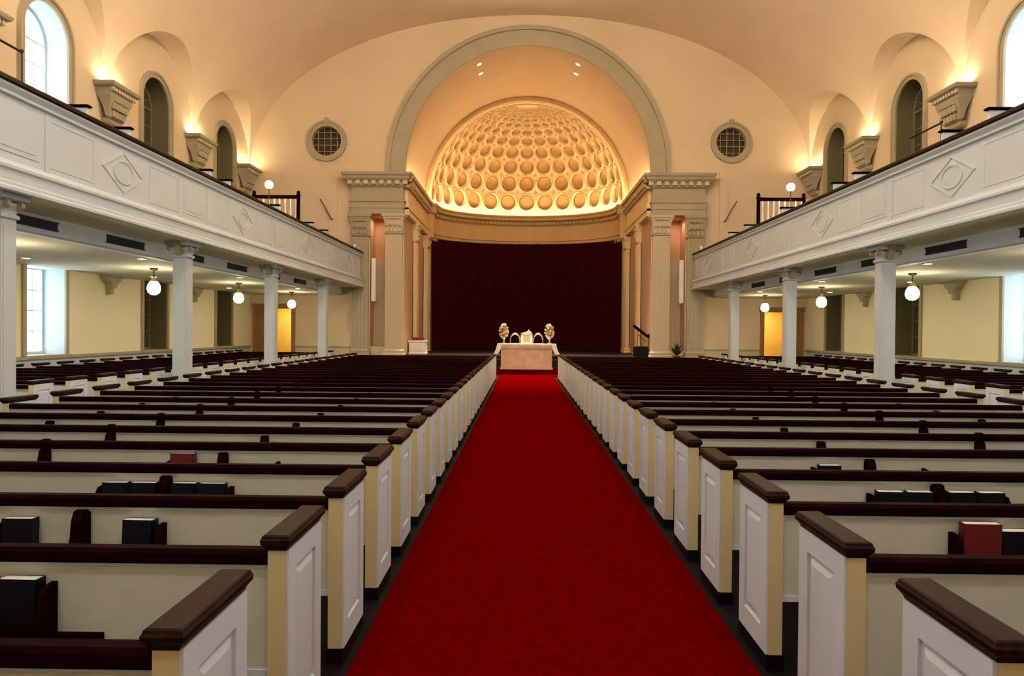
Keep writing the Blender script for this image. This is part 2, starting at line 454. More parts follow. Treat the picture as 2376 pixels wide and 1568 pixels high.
# oculus windows
for s in (-1, 1):
    win_n[0] += 1
    r = st(empty('window_%d' % win_n[0]))
    mb = MB(); o = circ(s*ROX, ROZ, .84, 32); i_ = circ(s*ROX, ROZ, .62, 32)
    for k in range(32): mb.prism([o[k], o[(k+1)%32], i_[(k+1)%32], i_[k]], 'y', FW-.07, FW)
    o = circ(s*ROX, ROZ, .86, 32); i_ = circ(s*ROX, ROZ, .78, 32)
    for k in range(32): mb.prism([o[k], o[(k+1)%32], i_[(k+1)%32], i_[k]], 'y', FW-.12, FW)
    mb.build('window_surround', M['trimp'], r)
    MB().prism(circ(s*ROX, ROZ, .62, 28), 'y', FW+.2, FW+.22).build('pane', M['dgrid'], r)
    mb = MB()
    for k in (-1.5, -.5, .5, 1.5):
        h = math.sqrt(.62**2 - (k*.27)**2)
        mb.box(s*ROX+k*.27-.011, s*ROX+k*.27+.011, FW+.14, FW+.18, ROZ-h, ROZ+h)
        mb.box(s*ROX-h, s*ROX+h, FW+.13, FW+.17, ROZ+k*.27-.011, ROZ+k*.27+.011)
    mb.build('muntin_grid', M['trimp'], r)
    # keystone leaf above
    MB().stack(s*ROX-.07, s*ROX+.07, FW-.14, FW-.02, [(ROZ+.8, 0), (ROZ+.92, .03), (ROZ+.95, .0)]).build('keystone', M['trimp'], r)

# doors under the gallery at the front wall
for q, s in enumerate((-1, 1)):
    d = st(empty('door_%d' % (q+1)))
    mb = MB()
    for a, b in ((DX0-.16, DX0), (DX1, DX1+.16)): mb.box(s*a, s*b, FW-.07, FW, 0, DZ+.02)
    mb.box(s*(DX0-.2), s*(DX1+.2), FW-.09, FW, DZ, DZ+.2)
    mb.build('door_casing', M['door'], d)
    lf = MB().box(s*10.78, s*DX1, FW+.04, FW+.09, .03, DZ).build('door_leaf', M['door'], d)
    mb = MB()
    for z0, z1 in ((.25, 1.1), (1.25, 2.4)): mb.box(s*10.9, s*11.33, FW+.025, FW+.045, z0, z1)
    mb.build('door_panel', M['door'], lf)
    MB().box(s*10.82, s*10.95, FW-.04, FW+.03, 1.45, 1.75).build('door_handle', M['black'], lf)
    MB().box(s*DX0, s*(DX0+.05), FW+.3, FW+1.0, .03, DZ-.02).build('door_leaf', M['door'], d)
    # lit hall behind
    mb = MB().box(s*9.6, s*11.7, FW+.35, FW+.36, DZ, 3.0).box(s*9.6, s*9.62, FW+.35, FW+2.2, 0, 3).box(s*11.7, s*11.72, FW+.35, FW+2.2, 0, 3)
    mb.box(s*9.6, s*11.7, FW+2.2, FW+2.22, 0, 3).box(s*9.6, s*11.7, FW+.35, FW+2.2, 3, 3.02)
    st(mb.build('wall_hall_' + SIDE[s], M['hall']))
    area('hall_ceiling_light', (s*10.5, FW+1.2, 2.9), (0,0,0), .6, .6, 14, (1.0,.74,.32))

# niches between the pilasters
for s in (-1, 1):
    mb = MB()
    mb.box(s*NX0, s*NX1, FW+.9, FW+.92, NZ0, NZ1)
    mb.box(s*(NX0-.01), s*NX0, FW, FW+.9, NZ0, NZ1); mb.box(s*NX1, s*(NX1+.01), FW, FW+.9, NZ0, NZ1)
    mb.box(s*NX0, s*NX1, FW, FW+.9, NZ1, NZ1+.01); mb.box(s*NX0, s*NX1, FW, FW+.9, NZ0-.01, NZ0)
    mb.build('niche_lining', M['niche'], fwall)
    MB().box(s*NX0, s*NX1, FW+.72, FW+.9, NZ0, 4.75).build('niche_panel', M['pil'], fwall)
    MB().box(s*NX0, s*NX1, FW+.02, FW+.2, NZ0, 1.05).build('niche_sill', M['pil'], fwall)
    sp = tag(MB().stack(s*6.42, s*6.60, FW+.02, FW+.14, [(2.95, -.03), (2.99, 0), (4.75, 0), (4.79, -.03)]).build('column_speaker', M['linen']),
        'slim cream loudspeaker hung in the niche %s of the chancel' % SIDE[s], 'speaker', 'niche loudspeakers')
    area('niche_light', (s*6.3, FW+.3, 6.45), (0, 0, 0), .2, .2, 2.0, WARM2)

# barrel of the chancel
Y2 = 36.0
mb = MB()
pa = [(-AR, .0), (-AR, AZ)] + arc(0, AZ, AR, 48)[::-1][1:] + [(AR, 0)]
vs = [(x, FW, z) for x, z in pa] + [(x, Y2, z) for x, z in pa]; n = len(pa)
mb.add(vs, [(i, i+1, n+i+1, n+i) for i in range(n-1)])
barrel = st(mb.build('ceiling_chancel', M['barrel'], smooth=True, recalc=False)); barrel.data.set_sharp_from_angle(angle=math.radians(40))
mb = MB(); band(mb, 4.98, 5.22, Y2-.12, Y2+.1, zc=8.55, leg=None); mb.build('apse_arch_band', M['coffer'], barrel)
mb = MB(); band(mb, 4.93, 5.04, Y2-.18, Y2, zc=8.55, leg=None); mb.build('apse_arch_bead', M['gold'], barrel)
# back of the apse: filler wall around the dome so no light leaks
EA, ED, EH, EZ = 5.02, 3.5, 5.02, 8.42
def ell(phi, th, k=1.0):   # phi 0..pi, th elevation
    return (EA*k*math.cos(th)*math.cos(phi), Y2 + ED*k*math.cos(th)*math.sin(phi), EZ + EH*k*math.sin(th))

# dome shell with coffers
dome = st(empty('ceiling_dome', (0, 0, 0)))
NC = 15; dphi = PI/NC
rows = []
g0 = .02
for r in range(13):
    a = 2*math.atan(math.exp(g0 + r*dphi*1.0)) - PI/2
    b = 2*math.atan(math.exp(g0 + (r+1)*dphi*1.0)) - PI/2
    if b > math.radians(83): break
    rows.append((a, b))
shell = MB(); SEG = 16
def cellpt(i, row, u, v, k=1.0):
    a, b = row
    return ell((i + .5 + u)*dphi, a + (b - a)*(v + .5), k)
for ri, row in enumerate(rows):
    for i in range(NC):
        sq = []; ci = []
        for k in range(SEG):
            an = 2*PI*(k + .5)/SEG; c_, s_ = math.cos(an), math.sin(an); m_ = max(abs(c_), abs(s_))
            sq.append((.5*c_/m_, .5*s_/m_)); ci.append((.445*c_, .445*s_))
        # exact corners: use 16 points incl. corners
        sq = []
        for k in range(SEG):
            an = 2*PI*k/SEG; c_, s_ = math.cos(an), math.sin(an); m_ = max(abs(c_), abs(s_))
            sq.append((.5*c_/m_, .5*s_/m_)); ci[k] = (.45*c_, .45*s_)
        vs = [cellpt(i, row, *p) for p in sq] + [cellpt(i, row, *p) for p in ci]
        shell.add(vs, [(k, (k+1) % SEG, SEG + (k+1) % SEG, SEG + k) for k in range(SEG)])
        # coffer: ring bead, well, floor
        cm = MB(); rings = [(.485, 1.0), (.47, .988), (.445, .988), (.43, 1.0), (.42, 1.026), (.37, 1.032), (.34, 1.020), (.0, 1.020)]
        rings[-1] = (.02, 1.020)
        vs = []
        for rr, kk in rings: vs += [cellpt(i, row, rr*math.cos(2*PI*k/SEG), rr*math.sin(2*PI*k/SEG), kk) for k in range(SEG)]
        for q in range(len(rings) - 1):
            cm.add([], []); 
        fs = [(q*SEG+k, q*SEG+(k+1) % SEG, (q+1)*SEG+(k+1) % SEG, (q+1)*SEG+k) for q in range(len(rings)-1) for k in range(SEG)]
        fs.append(tuple((len(rings)-1)*SEG + k for k in range(SEG)))
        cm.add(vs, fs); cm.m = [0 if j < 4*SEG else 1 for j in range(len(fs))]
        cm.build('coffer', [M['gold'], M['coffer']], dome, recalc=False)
        if ri < len(rows) - 1 and i < NC - 1 and ri < 9:
            rm = MB(); cpt = [cellpt(i, row, .5 + .10*math.cos(PI/2*k), .5 + .12*math.sin(PI/2*k), .992) for k in range(4)]
            ctr = cellpt(i, row, .5, .5, .992)
            out = [cellpt(i, row, .5 + .10*math.cos(PI/2*k), .5 + .12*math.sin(PI/2*k), 1.0) for k in range(4)]
            rm.add(cpt + out, [(0,1,2,3)] + [(k, (k+1)%4, 4+(k+1)%4, 4+k) for k in range(4)])
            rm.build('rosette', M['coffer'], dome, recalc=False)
# cap and lower band
tb = rows[-1][1]
for i in range(32):
    p0, p1 = PI*i/32, PI*(i+1)/32
    shell.add([ell(p0, tb), ell(p1, tb), ell(p1, PI/2-.001), ell(p0, PI/2-.001)], [(0,1,2,3)])
    shell.add([ell(p0, 0), ell(p1, 0), ell(p1, rows[0][0]), ell(p0, rows[0][0])], [(0,1,2,3)])
shell.build('dome_shell', M['gold'], dome, recalc=False)
# opaque outer skin
sk = MB()
for i in range(24):
    for j in range(12):
        a0, a1, b0, b1 = PI*i/24, PI*(i+1)/24, PI/2*j/12, PI/2*(j+1)/12
        sk.add([ell(a0, b0, 1.06), ell(a1, b0, 1.06), ell(a1, b1, 1.06), ell(a0, b1, 1.06)], [(0,1,2,3)])
o = arc(0, 8.3, 6.2, 40); i_ = arc(0, 8.42, 5.0, 40)
for k in range(40): sk.prism([o[k], o[k+1], i_[k+1], i_[k]], 'y', Y2+.02, Y2+.06)
sk.build('dome_outer_skin', M['ochre'], dome, recalc=False)

# apse entablature swept along the ellipse
def sweep(prof, n=40, mb=None, mi=0):
    """prof: closed list of (inward offset d, z)"""
    mb = mb or MB(); m = len(prof); vs = []
    for i in range(n + 1):
        ph = PI*i/n; nx, ny = math.cos(ph)/EA, math.sin(ph)/ED; L = math.hypot(nx, ny); nx /= L; ny /= L
        x, y = EA*math.cos(ph), Y2 + ED*math.sin(ph)
        vs += [(x - nx*d, y - ny*d, z) for d, z in prof]
    fs = [(i*m+k, i*m+(k+1) % m, (i+1)*m+(k+1) % m, (i+1)*m+k) for i in range(n) for k in range(m)]
    return mb.add(vs, fs, mi)
apse = st(empty('trim_1'))
sweep([(0,6.45),(.12,6.45),(.12,6.62),(.16,6.64),(.16,6.78),(.22,6.8),(.22,6.86),(0,6.86)]).build('architrave', M['ochre'], apse)
sweep([(0,6.86),(.10,6.86),(.10,7.66),(0,7.66)]).build('frieze', M['ochre'], apse)
sweep([(0,7.9),(.30,7.9),(.42,7.96),(.42,8.06),(.5,8.14),(.5,8.2),(.36,8.2),(.36,8.12),(0,8.12)]).build('cornice', M['ochre'], apse)
sweep([(0,7.66),(.14,7.66),(.18,7.72),(.18,7.9),(0,7.9)]).build('bed_moulding', M['coffer'], apse)
de = None
for i in range(62):
    ph = PI*(i+.5)/62; nx, ny = math.cos(ph)/EA, math.sin(ph)/ED; L = math.hypot(nx, ny); nx /= L; ny /= L
    x, y = EA*math.cos(ph) - nx*.23, Y2 + ED*math.sin(ph) - ny*.23
    if de is None: ob = MB().box(-.05, .05, -.05, .05, -.07, .07).build('dentil', M['ochre'], apse); de = ob.data
    else: ob = link('dentil', de, apse)
    ob.location = (x, y, 7.80); ob.rotation_euler = (0, 0, math.atan2(ny, nx))
# cove strip
mb = MB(); n = 40; vs = []
for i in range(n+1):
    ph = .14 + (PI-.28)*i/n
    for d in (.12, .26): 
        nx, ny = math.cos(ph)/EA, math.sin(ph)/ED; L = math.hypot(nx, ny)
        vs.append((EA*math.cos(ph) - nx/L*d, Y2 + ED*math.sin(ph) - ny/L*d, 8.14))
mb.add(vs, [(2*i, 2*i+2, 2*i+3, 2*i+1) for i in range(n)])
tag(mb.build('cove_light', M['cove'], recalc=False), 'curved warm strip light lying on the cornice below the coffered dome', 'light', 'strip lights on the chancel cornice')

# curtain along a slightly shallower ellipse, hanging from the architrave
mb = MB(); n = 420; vs = []
for i in range(n + 1):
    ph = PI*i/n
    wv = .06*math.sin(i*PI/3.5) + .03*math.sin(i*.31+1)
    x = (EA-.12+wv*.2)*math.cos(ph); y = Y2 + .15 + (ED-.75 + wv)*math.sin(ph)
    vs += [(x, y, .72), (x*1.0, y, 3.5), (x, y, 6.6)]
mb.add(vs, [(3*i+j, 3*i+3+j, 3*i+4+j, 3*i+1+j) for i in range(n) for j in (0, 1)])
tag(mb.build('stage_curtain', M['curtain'], smooth=True, recalc=False), 'tall dark maroon pleated curtain closing off the chancel behind the altar', 'curtain')
st(MB().box(-5.3,-4.97,Y2-.05,Y2+.3,0,8.4).box(4.97,5.3,Y2-.05,Y2+.3,0,8.4).build('trim_6', M['pil']))
# wall below dome behind the curtain
mb = MB(); vs = []
for i in range(41):
    x, y, _ = ell(PI*i/40, 0, 1.0); vs += [(x, y, 0), (x, y, 8.5)]
mb.add(vs, [(2*i, 2*i+2, 2*i+3, 2*i+1) for i in range(40)])
st(mb.build('wall_apse', M['ochre'], recalc=False))

# entablature blocks on the front wall with returns along the barrel
for s in (-1, 1):
    e = st(empty('trim_%d' % (2 if s < 0 else 3)))
    def fr(name, x0, x1, y0, z0, z1, m, g=0):
        return MB().box(s*x0, s*x1, y0, FW, z0, z1).build(name, m, e)
    mb = MB().stack(s*5.2, s*7.4, FW-.3, FW, [(6.62,0),(6.86,0),(6.86,.03),(7.1,.03),(7.12,.07),(7.18,.07)]); mb.build('architrave', M['trimp'], e)
    MB().box(s*5.2, s*7.4, FW-.3, FW, 7.18, 7.72).build('frieze', M['trimp'], e)
    MB().stack(s*5.2, s*7.4, FW-.3, FW, [(7.72,.03),(7.78,.10),(7.98,.12),(7.98,.2),(8.06,.28),(8.14,.30),(8.2,.36),(8.3,.38),(8.3,.0)]).build('cornice', M['trimp'], e)
    dm = None
    for k in range(8):
        if dm is None: ob = MB().box(-.09,.09,-.07,.07,-.075,.075).build('dentil', M['pil'], e); dm = ob.data
        else: ob = link('dentil', dm, e)
        ob.location = (s*(5.1 + k*.33), FW-.45, 7.90)
    # return along the chancel side wall
    MB().box(s*5.22, s*5.02, FW, Y2, 6.62, 7.2).box(s*5.22, s*4.98, FW, Y2, 6.86, 6.94).build('side_architrave', M['gold'], e)
    MB().box(s*5.22, s*5.06, FW, Y2, 7.2, 7.72).build('side_frieze', M['gold'], e)
    MB().box(s*5.22, s*4.95, FW-.3, Y2, 7.72, 7.84).box(s*5.22, s*4.86, FW-.3, Y2, 7.98, 8.1).box(s*5.22, s*4.78, FW-.3, Y2, 8.1, 8.2).box(s*4.86, s*4.80, FW-.3, Y2, 8.2, 8.3).build('side_cornice', M['ochre'], e)
    for k in range(19):
        ob = link('dentil', dm, e); ob.location = (s*4.93, FW + .05 + k*.34, 7.91)
    tag(MB().box(s*5.16, s*4.98, FW+.6, Y2-.2, 8.21, 8.23).build('cove_light', M['cove']),
        'straight warm strip light lying on the %s side cornice of the chancel' % SIDE[s], 'light', 'strip lights on the chancel cornice')
    # end block where side meets apse
    MB().stack(s*4.75, s*5.2, Y2-.5, Y2-.1, [(6.5,0),(7.7,0),(7.75,.08),(8.0,.1),(8.1,.18),(8.2,.2)]).build('corner_block', M['ochre'], e)

def pilaster(s, x0, x1, y0, y1, zt, m, name_, label, face='y', fl=4, cap_h=.9):
    """fluted pilaster from the platform to zt"""
    p = tag(empty('pilaster', (s*(x0+x1)/2, (y0+y1)/2, 0)), label, 'pilaster')
    ox, oy = s*(x0+x1)/2, (y0+y1)/2
    hx, hy = abs(x1-x0)/2, (y1-y0)/2
    zb = .55
    MB().stack(-hx, hx, -hy, hy, [(0,.06),(zb,.06),(zb,.09),(zb+.2,.09),(zb+.24,.05),(zb+.32,.07),(zb+.4,0)]).build('base', m, p)
    zc = zt - cap_h
    sh = MB().box(-hx+.02, hx-.02, -hy+.02, hy, zb+.4, zc)
    if face == 'y':
        w = 2*hx/(2*fl+1)
        for k in range(fl+1): sh.box(-hx+2*k*w, -hx+(2*k+1)*w, -hy, -hy+.03, zb+.45, zc-.05)
    else:
        w = 2*hy/(2*fl+1)
        for k in range(fl+1): sh.box(-s*hx, -s*(hx-.03), -hy+2*k*w, -hy+(2*k+1)*w, zb+.45, zc-.05)
    sh.build('shaft', m, p)
    cp = MB().stack(-hx, hx, -hy, hy, [(zc,.0),(zc+.03,.04),(zc+.07,.0),(zc+cap_h*.6,.03),(zc+cap_h*.85,.10),(zc+cap_h*.87,.13),(zt,.14)]).build('capital', m, p)
    lm = MB()
    pts = [(-.05,0),(.05,0),(.065,.18),(.0,.27),(-.065,.18)]
    lm.prism([(a*1.25, b) for a, b in pts], 'y', -.06, .0)
    lm.sphere((0,-.085,.25), (.07,.06,.045), 8, 5)
    lme = lm.build('leaf', m, cp)
    first = True
    nl = 4 if face == 'y' else 3
    for row in range(2):
        for k in range(nl):
            ob = lme if first else link('leaf', lme.data, cp); first = False
            f = (k+.5)/nl*2-1
            if row: f = f*.8
            if face == 'y': ob.location = (f*hx, -hy, zc+.1+row*.3)
            else: ob.location = (-s*hx, f*hy, zc+.1+row*.3); ob.rotation_euler = (0,0,-s*PI/2)
    return p
for s in (-1, 1):
    pilaster(s, 6.68, 7.38, FW-.25, FW, 6.62, M['trimp'], '', 'outer fluted grey cream pilaster where the %s balcony meets the front wall' % SIDE[s], fl=4, cap_h=.95)
    pilaster(s, 5.24, 5.96, FW-.28, FW, 6.62, M['pil'], '', 'wide cream pilaster framing the %s edge of the chancel opening' % SIDE[s], fl=5, cap_h=.85)
    pilaster(s, 5.02, 5.2, FW+2.3, FW+2.9, 6.62, M['gold'], '', 'pilaster midway along the %s inner side wall of the chancel' % SIDE[s], face='x', fl=3, cap_h=.85)
    pilaster(s, 4.98, 5.2, Y2-1.0, Y2-.3, 6.5, M['gold'], '', 'pilaster at the %s edge of the maroon curtain' % SIDE[s], face='x', fl=3, cap_h=.6)

# chancel downlights
for i, (px, y) in enumerate(((-2.15, 30.3), (-2.15, 31.4), (2.15, 30.3), (2.15, 31.4))):
    z = AZ + math.sqrt(AR**2 - px**2)
    t = empty('ceiling_spotlight', (px, y, z)); t.rotation_euler = (0, math.atan2(px, z-AZ), 0)
    MB().lathe([(.13,-.03),(.13,.0),(.09,.0),(.09,-.03)], n=14).build('trim_ring', M['linen'], t)
    MB().lathe([(.085,-.02),(.085,-.01)], n=14).build('lens', M['spot'], t)
    tag(t, '%s bright recessed spotlight in the chancel barrel vault, %s side' % ('front' if y < 31 else 'back', 'left' if px < 0 else 'right'), 'light', 'spotlights in the chancel vault')
    l = bpy.data.lights.new('chancel_spot', 'SPOT'); l.energy = DOWN_W*6; l.spot_size = math.radians(60); l.spot_blend = .8; l.color = (1,.76,.5); l.shadow_soft_size = .08
    o = bpy.data.objects.new('chancel_spot', l); COL.objects.link(o); o.location = (px, y, z-.12)
    d = Vector((px*.2, 27.4, .6)) - Vector(o.location); o.rotation_euler = d.to_track_quat('-Z', 'Y').to_euler()

# ------------------------------------------------------------------ gallery balconies
GX = 6.92
for s in (-1, 1):
    g = tag(empty('gallery_balcony', (s*GX, 12, 3.5)), 'long white panelled balcony front on the %s side with thin dark handrail' % SIDE[s], 'balcony')
    def B(mb, name, m): 
        o = mb.build(name, m, g); o.location = (-s*GX, -12, -3.5); return o
    ya, yb = REAR, FW-.36
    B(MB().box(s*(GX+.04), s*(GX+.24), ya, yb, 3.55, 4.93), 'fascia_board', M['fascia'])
    prof = [(.04,3.56),(-.10,3.50),(-.12,3.52),(-.12,3.56),(-.05,3.60),(-.05,3.64),(-.03,3.66),(-.03,3.80),(-.06,3.82),(-.06,3.86),(-.02,3.89),(.0,3.93),(.05,3.95),(.05,3.56)]
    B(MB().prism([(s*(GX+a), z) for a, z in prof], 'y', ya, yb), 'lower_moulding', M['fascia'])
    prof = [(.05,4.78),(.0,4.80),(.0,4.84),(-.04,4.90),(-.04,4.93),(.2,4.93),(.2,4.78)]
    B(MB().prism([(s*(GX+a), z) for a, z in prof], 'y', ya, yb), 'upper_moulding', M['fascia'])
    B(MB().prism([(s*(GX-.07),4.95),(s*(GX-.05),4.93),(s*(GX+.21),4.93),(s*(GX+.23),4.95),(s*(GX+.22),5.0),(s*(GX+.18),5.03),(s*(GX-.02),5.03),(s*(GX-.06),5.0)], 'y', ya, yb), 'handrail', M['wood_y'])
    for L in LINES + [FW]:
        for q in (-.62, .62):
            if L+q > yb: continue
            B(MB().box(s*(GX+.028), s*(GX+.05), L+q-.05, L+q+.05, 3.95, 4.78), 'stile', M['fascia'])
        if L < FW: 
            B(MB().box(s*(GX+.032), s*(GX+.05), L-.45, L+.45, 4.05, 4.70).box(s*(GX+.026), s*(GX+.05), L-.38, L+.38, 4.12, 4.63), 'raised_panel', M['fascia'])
    for c in BAYS:
        mb = MB()
        def fr2(pts, w):
            cx = c; cz = 4.37
            inn = [(cx+(p[0]-cx)*w, cz+(p[1]-cz)*w) for p in pts]
            for k in range(len(pts)):
                k2 = (k+1) % len(pts)
                mb.prism([pts[k], pts[k2], inn[k2], inn[k]], 'x', s*(GX+.028), s*(GX+.05))
        fr2([(c-.62,4.37),(c,4.02),(c+.62,4.37),(c,4.72)], .90)
        fr2([(c+.30*math.cos(2*PI*k/16), 4.37+.2*math.sin(2*PI*k/16)) for k in range(16)], .88)
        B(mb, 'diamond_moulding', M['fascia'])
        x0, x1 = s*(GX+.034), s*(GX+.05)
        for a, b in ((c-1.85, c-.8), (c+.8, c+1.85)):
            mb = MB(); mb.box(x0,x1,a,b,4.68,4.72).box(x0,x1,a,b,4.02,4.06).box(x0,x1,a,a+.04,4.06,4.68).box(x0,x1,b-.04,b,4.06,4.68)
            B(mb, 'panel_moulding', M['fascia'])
    B(MB().box(s*(GX+.0), s*7.86, ya, yb, 3.52, 3.58), 'soffit', M['wall_low'])
    B(MB().box(s*7.85, s*8.0, ya, FW, 3.2, 3.58), 'bulkhead', M['bulk'])
    B(MB().box(s*7.83, s*7.86, ya, FW, 3.2, 3.235), 'bulkhead_bead', M['fascia'])
    st(MB().box(s*8.0, s*WX, ya, FW, 3.2, 3.4).build('ceiling_aisle_' + SIDE[s], M['under']))
    # stepped gallery floor
    mb = MB().box(s*(GX+.25), s*WX, ya, FW, 3.6, 4.05)
    for k in range(4): mb.box(s*(7.95+k*.98), s*WX, ya, FW, 4.05+.0, 4.38+.33*(k+1))
    st(mb.build('floor_gallery_' + SIDE[s], M['seat']))
    vm = None
    y = 8.1 - 2.62*5
    while y < 28.5:
        if y > REAR+1:
            if vm is None:
                mb = MB().box(-.012,.012,-.62,.62,-.06,.06)
                mb.box(-.02,.02,-.64,.64,-.075,-.055).box(-.02,.02,-.64,.64,.055,.075)
                for k in range(5): mb.box(-.022,.0,-.6,.6,-.045+k*.022,-.037+k*.022)
                ob = mb.build('vent_grille', M['vent'], g); vm = ob.data
            else: ob = link('vent_grille', vm, g)
            ob.location = (s*(7.84-GX), y-12, 3.385-3.5)
        y += 2.62

# support columns with volute capitals
def column():
    c = empty('column', (0,0,0))
    MB().stack(-.14,.14,-.14,.14, [(0,.08),(.18,.08),(.22,.05),(.26,.05),(.32,0)]).build('base', M['trimp'], c)
    sh = MB().box(-.14,.14,-.14,.14,.3,3.22)
    for q in (-1, 1):
        for (a, b) in ((-.10,-.05),(.05,.10)):
            pass
        sh.box(-.10,.10, q*.14, q*.148, .45, 3.1); sh.box(q*.14, q*.148, -.10, .10, .45, 3.1)
    sh.build('shaft', M['fas2'], c)
    cp = MB().stack(-.14,.14,-.14,.14, [(3.18,0),(3.2,.03),(3.24,.03),(3.26,0),(3.3,.01),(3.36,.05),(3.40,.05)]).stack(-.14,.14,-.14,.14,[(3.42,.05),(3.44,.11),(3.52,.12)]).build('capital', M['fas2'], c)
    first = None
    for qx in (-1, 1):
        for qy in (-1, 1):
            if first is None:
                mb = MB(); mb.tube([(0,-.03,0),(0,.03,0)], .062, 12); mb.tube([(0,-.045,0),(0,.045,0)], .035, 10)
                ob = mb.build('volute', M['trimp'], cp); first = ob.data
            else: ob = link('volute', first, cp)
            ob.location = (qx*.19, qy*.13, 3.38)
    # scroll brackets to the beam front and back along the balcony
    for q in (-1, 1):
        pts = [(q*.17,3.52),(q*.40,3.52),(q*.38,3.46),(q*.27,3.42),(q*.22,3.30),(q*.17,3.22)]
        MB().prism(pts, 'x', -.06, .06).build('scroll_bracket', M['trimp'], c)
    return c
M['fas2'] = M['fascia']
col0 = column(); index_kids(); used = False
for s in (-1, 1):
    n = 0
    for L in LINES[::-1]:
        o = copy_tree(col0) if used else col0; used = True
        o.location = (s*7.19, L, 0)
        if L > 5: n += 1
        w = {9.2:'nearest the camera at the picture edge', 14.25:'first fully seen from the camera', 19.3:'middle', 24.35:'farthest, beside the altar end'}.get(round(L,2), 'behind the camera at %.0f metres' % -L)
        lab = {9.2:'square white column at the extreme %s edge of the picture, under the balcony',
               14.25:'nearest fully visible square white column under the %s balcony',
               19.3:'second fully visible square white column under the %s balcony',
               24.35:'third and farthest square white column under the %s balcony',
               4.15:'square white column beside the camera, under the %s balcony, out of view',
               -.9:'square white column just behind the camera, under the %s balcony',
               -5.95:'square white column at the rear wall under the %s balcony'}[round(L,2)] % SIDE[s]
        tag(o, lab, 'column', 'columns carrying the balconies')

# bulkhead consoles and wall consoles below the gallery
def console():
    c = MB(); c.stack(-.0,.0,-.02,.02,[(0,0),(0,0)]) if False else None
    mb = MB()
    mb.stack(0,.34,-.36,.36,[(-.05,0),(-.03,.03),(0,.04)])
    mb.prism([(-.34,-.05),(.34,-.05),(.26,-.16),(.12,-.24),(.10,-.34),(-.10,-.34),(-.12,-.24),(-.26,-.16)], 'x', 0, .22)
    mb.prism([(-.09,-.34),(.09,-.34),(.07,-.52),(-.07,-.52)], 'x', 0, .14)
    return mb
cm0 = None
for s in (-1, 1):
    for L in LINES[::-1]:
        if L < 8: continue
        if cm0 is None: ob = console().build('wall_console', M['trimp']); cm0 = ob.data
        else: ob = link('wall_console', cm0)
        ob.location = (s*WX, L, 3.2); ob.rotation_euler = (0, 0, 0 if s < 0 else PI)
        d = {9.2:'nearest',14.25:'second nearest',19.3:'third nearest',24.35:'farthest'}[round(L,2)]
        tag(ob, '%s plaster console on the %s aisle wall below the gallery ceiling' % (d, SIDE[s]), 'bracket', 'wall consoles under the galleries')

# big corbels with uplights on the gallery walls
def corbel():
    c = empty('wall_corbel')
    MB().stack(0,.50,-.62,.62,[(-.12,0),(-.09,.05),(-.02,.08),(0,.08)]).build('top_slab', M['trimp'], c)
    MB().stack(0,.42,-.54,.54,[(-.9,-.20),(-.86,-.16),(-.62,-.12),(-.34,-.02),(-.28,-.02),(-.12,.02)]).build('bell', M['trimp'], c)
    MB().stack(0,.16,-.26,.26,[(-1.05,-.02),(-1.0,.03),(-.92,.05),(-.88,.02)]).build('drop', M['trimp'], c)
    dn = None
    for k in range(9):
        if dn is None: ob = MB().box(-.03,.03,-.04,.04,-.05,.05).build('dentil', M['pil'], c); dn = ob.data
        else: ob = link('dentil', dn, c)
        ob.location = (.46, -.52+k*.13, -.18)
    lf = None
    for row, (zz, n, xx, hw) in enumerate(((-.56,5,.33,.36),(-.76,4,.27,.28))):
        for k in range(n):
            if lf is None:
                mb = MB(); mb.prism([(-.05,-.1),(.05,-.1),(.07,.06),(0,.14),(-.07,.06)], 'x', -.02, .05); mb.sphere((.06,0,.11),(.04,.05,.03),8,5)
                ob = mb.build('leaf', M['trimp'], c); lf = ob.data
            else: ob = link('leaf', lf, c)
            ob.location = (xx, (-1+2*(k+.5)/n)*hw, zz)
    for q in (-1, 1):
        mb = MB().lathe([(.07,0),(.09,.05),(.075,.055),(.06,.03)], (.14,q*.34,0), 12); mb.build('lamp_housing', M['dmetal'], c)
        MB().lathe([(.06,.032),(.06,.036)], (.14,q*.34,0), 12).build('lamp_lens', M['uplamp'], c)
    return c
cb0 = corbel(); index_kids(); used = False
for s in (-1, 1):
    for L in [FW] + LINES:
        o = copy_tree(cb0) if used else cb0; used = True
        Lx = L - .75 if L == FW else (L+.75 if L < -5 else L)
        o.location = (s*WX, Lx, Z_SP); o.rotation_euler = (0, 0, 0 if s < 0 else PI)
        lab = {29.4:'carved corbel with uplights in the front corner of the %s gallery',
               24.35:'carved corbel with uplights between the two dark arched windows, %s gallery',
               19.3:'carved corbel with uplights beside the bright arched window, %s gallery',
               14.25:'carved uplit corbel above the %s gallery just outside the picture',
               9.2:'carved uplit corbel high on the %s gallery wall ahead of the camera, out of view',
               4.15:'carved uplit corbel high on the %s gallery wall beside the camera',
               -.9:'carved uplit corbel high on the %s gallery wall just behind the camera',
               -5.95:'carved uplit corbel in the rear corner of the %s gallery'}[round(L,2)] % SIDE[s]
        tag(o, lab, 'corbel', 'uplit corbels on the gallery walls')
        for q in (-1, 1):
            area('corbel_uplight', (s*(WX-.16), Lx+q*.34, Z_SP+.07), (PI, s*math.radians(-8), 0), .12, .12, UP_W, WARM)

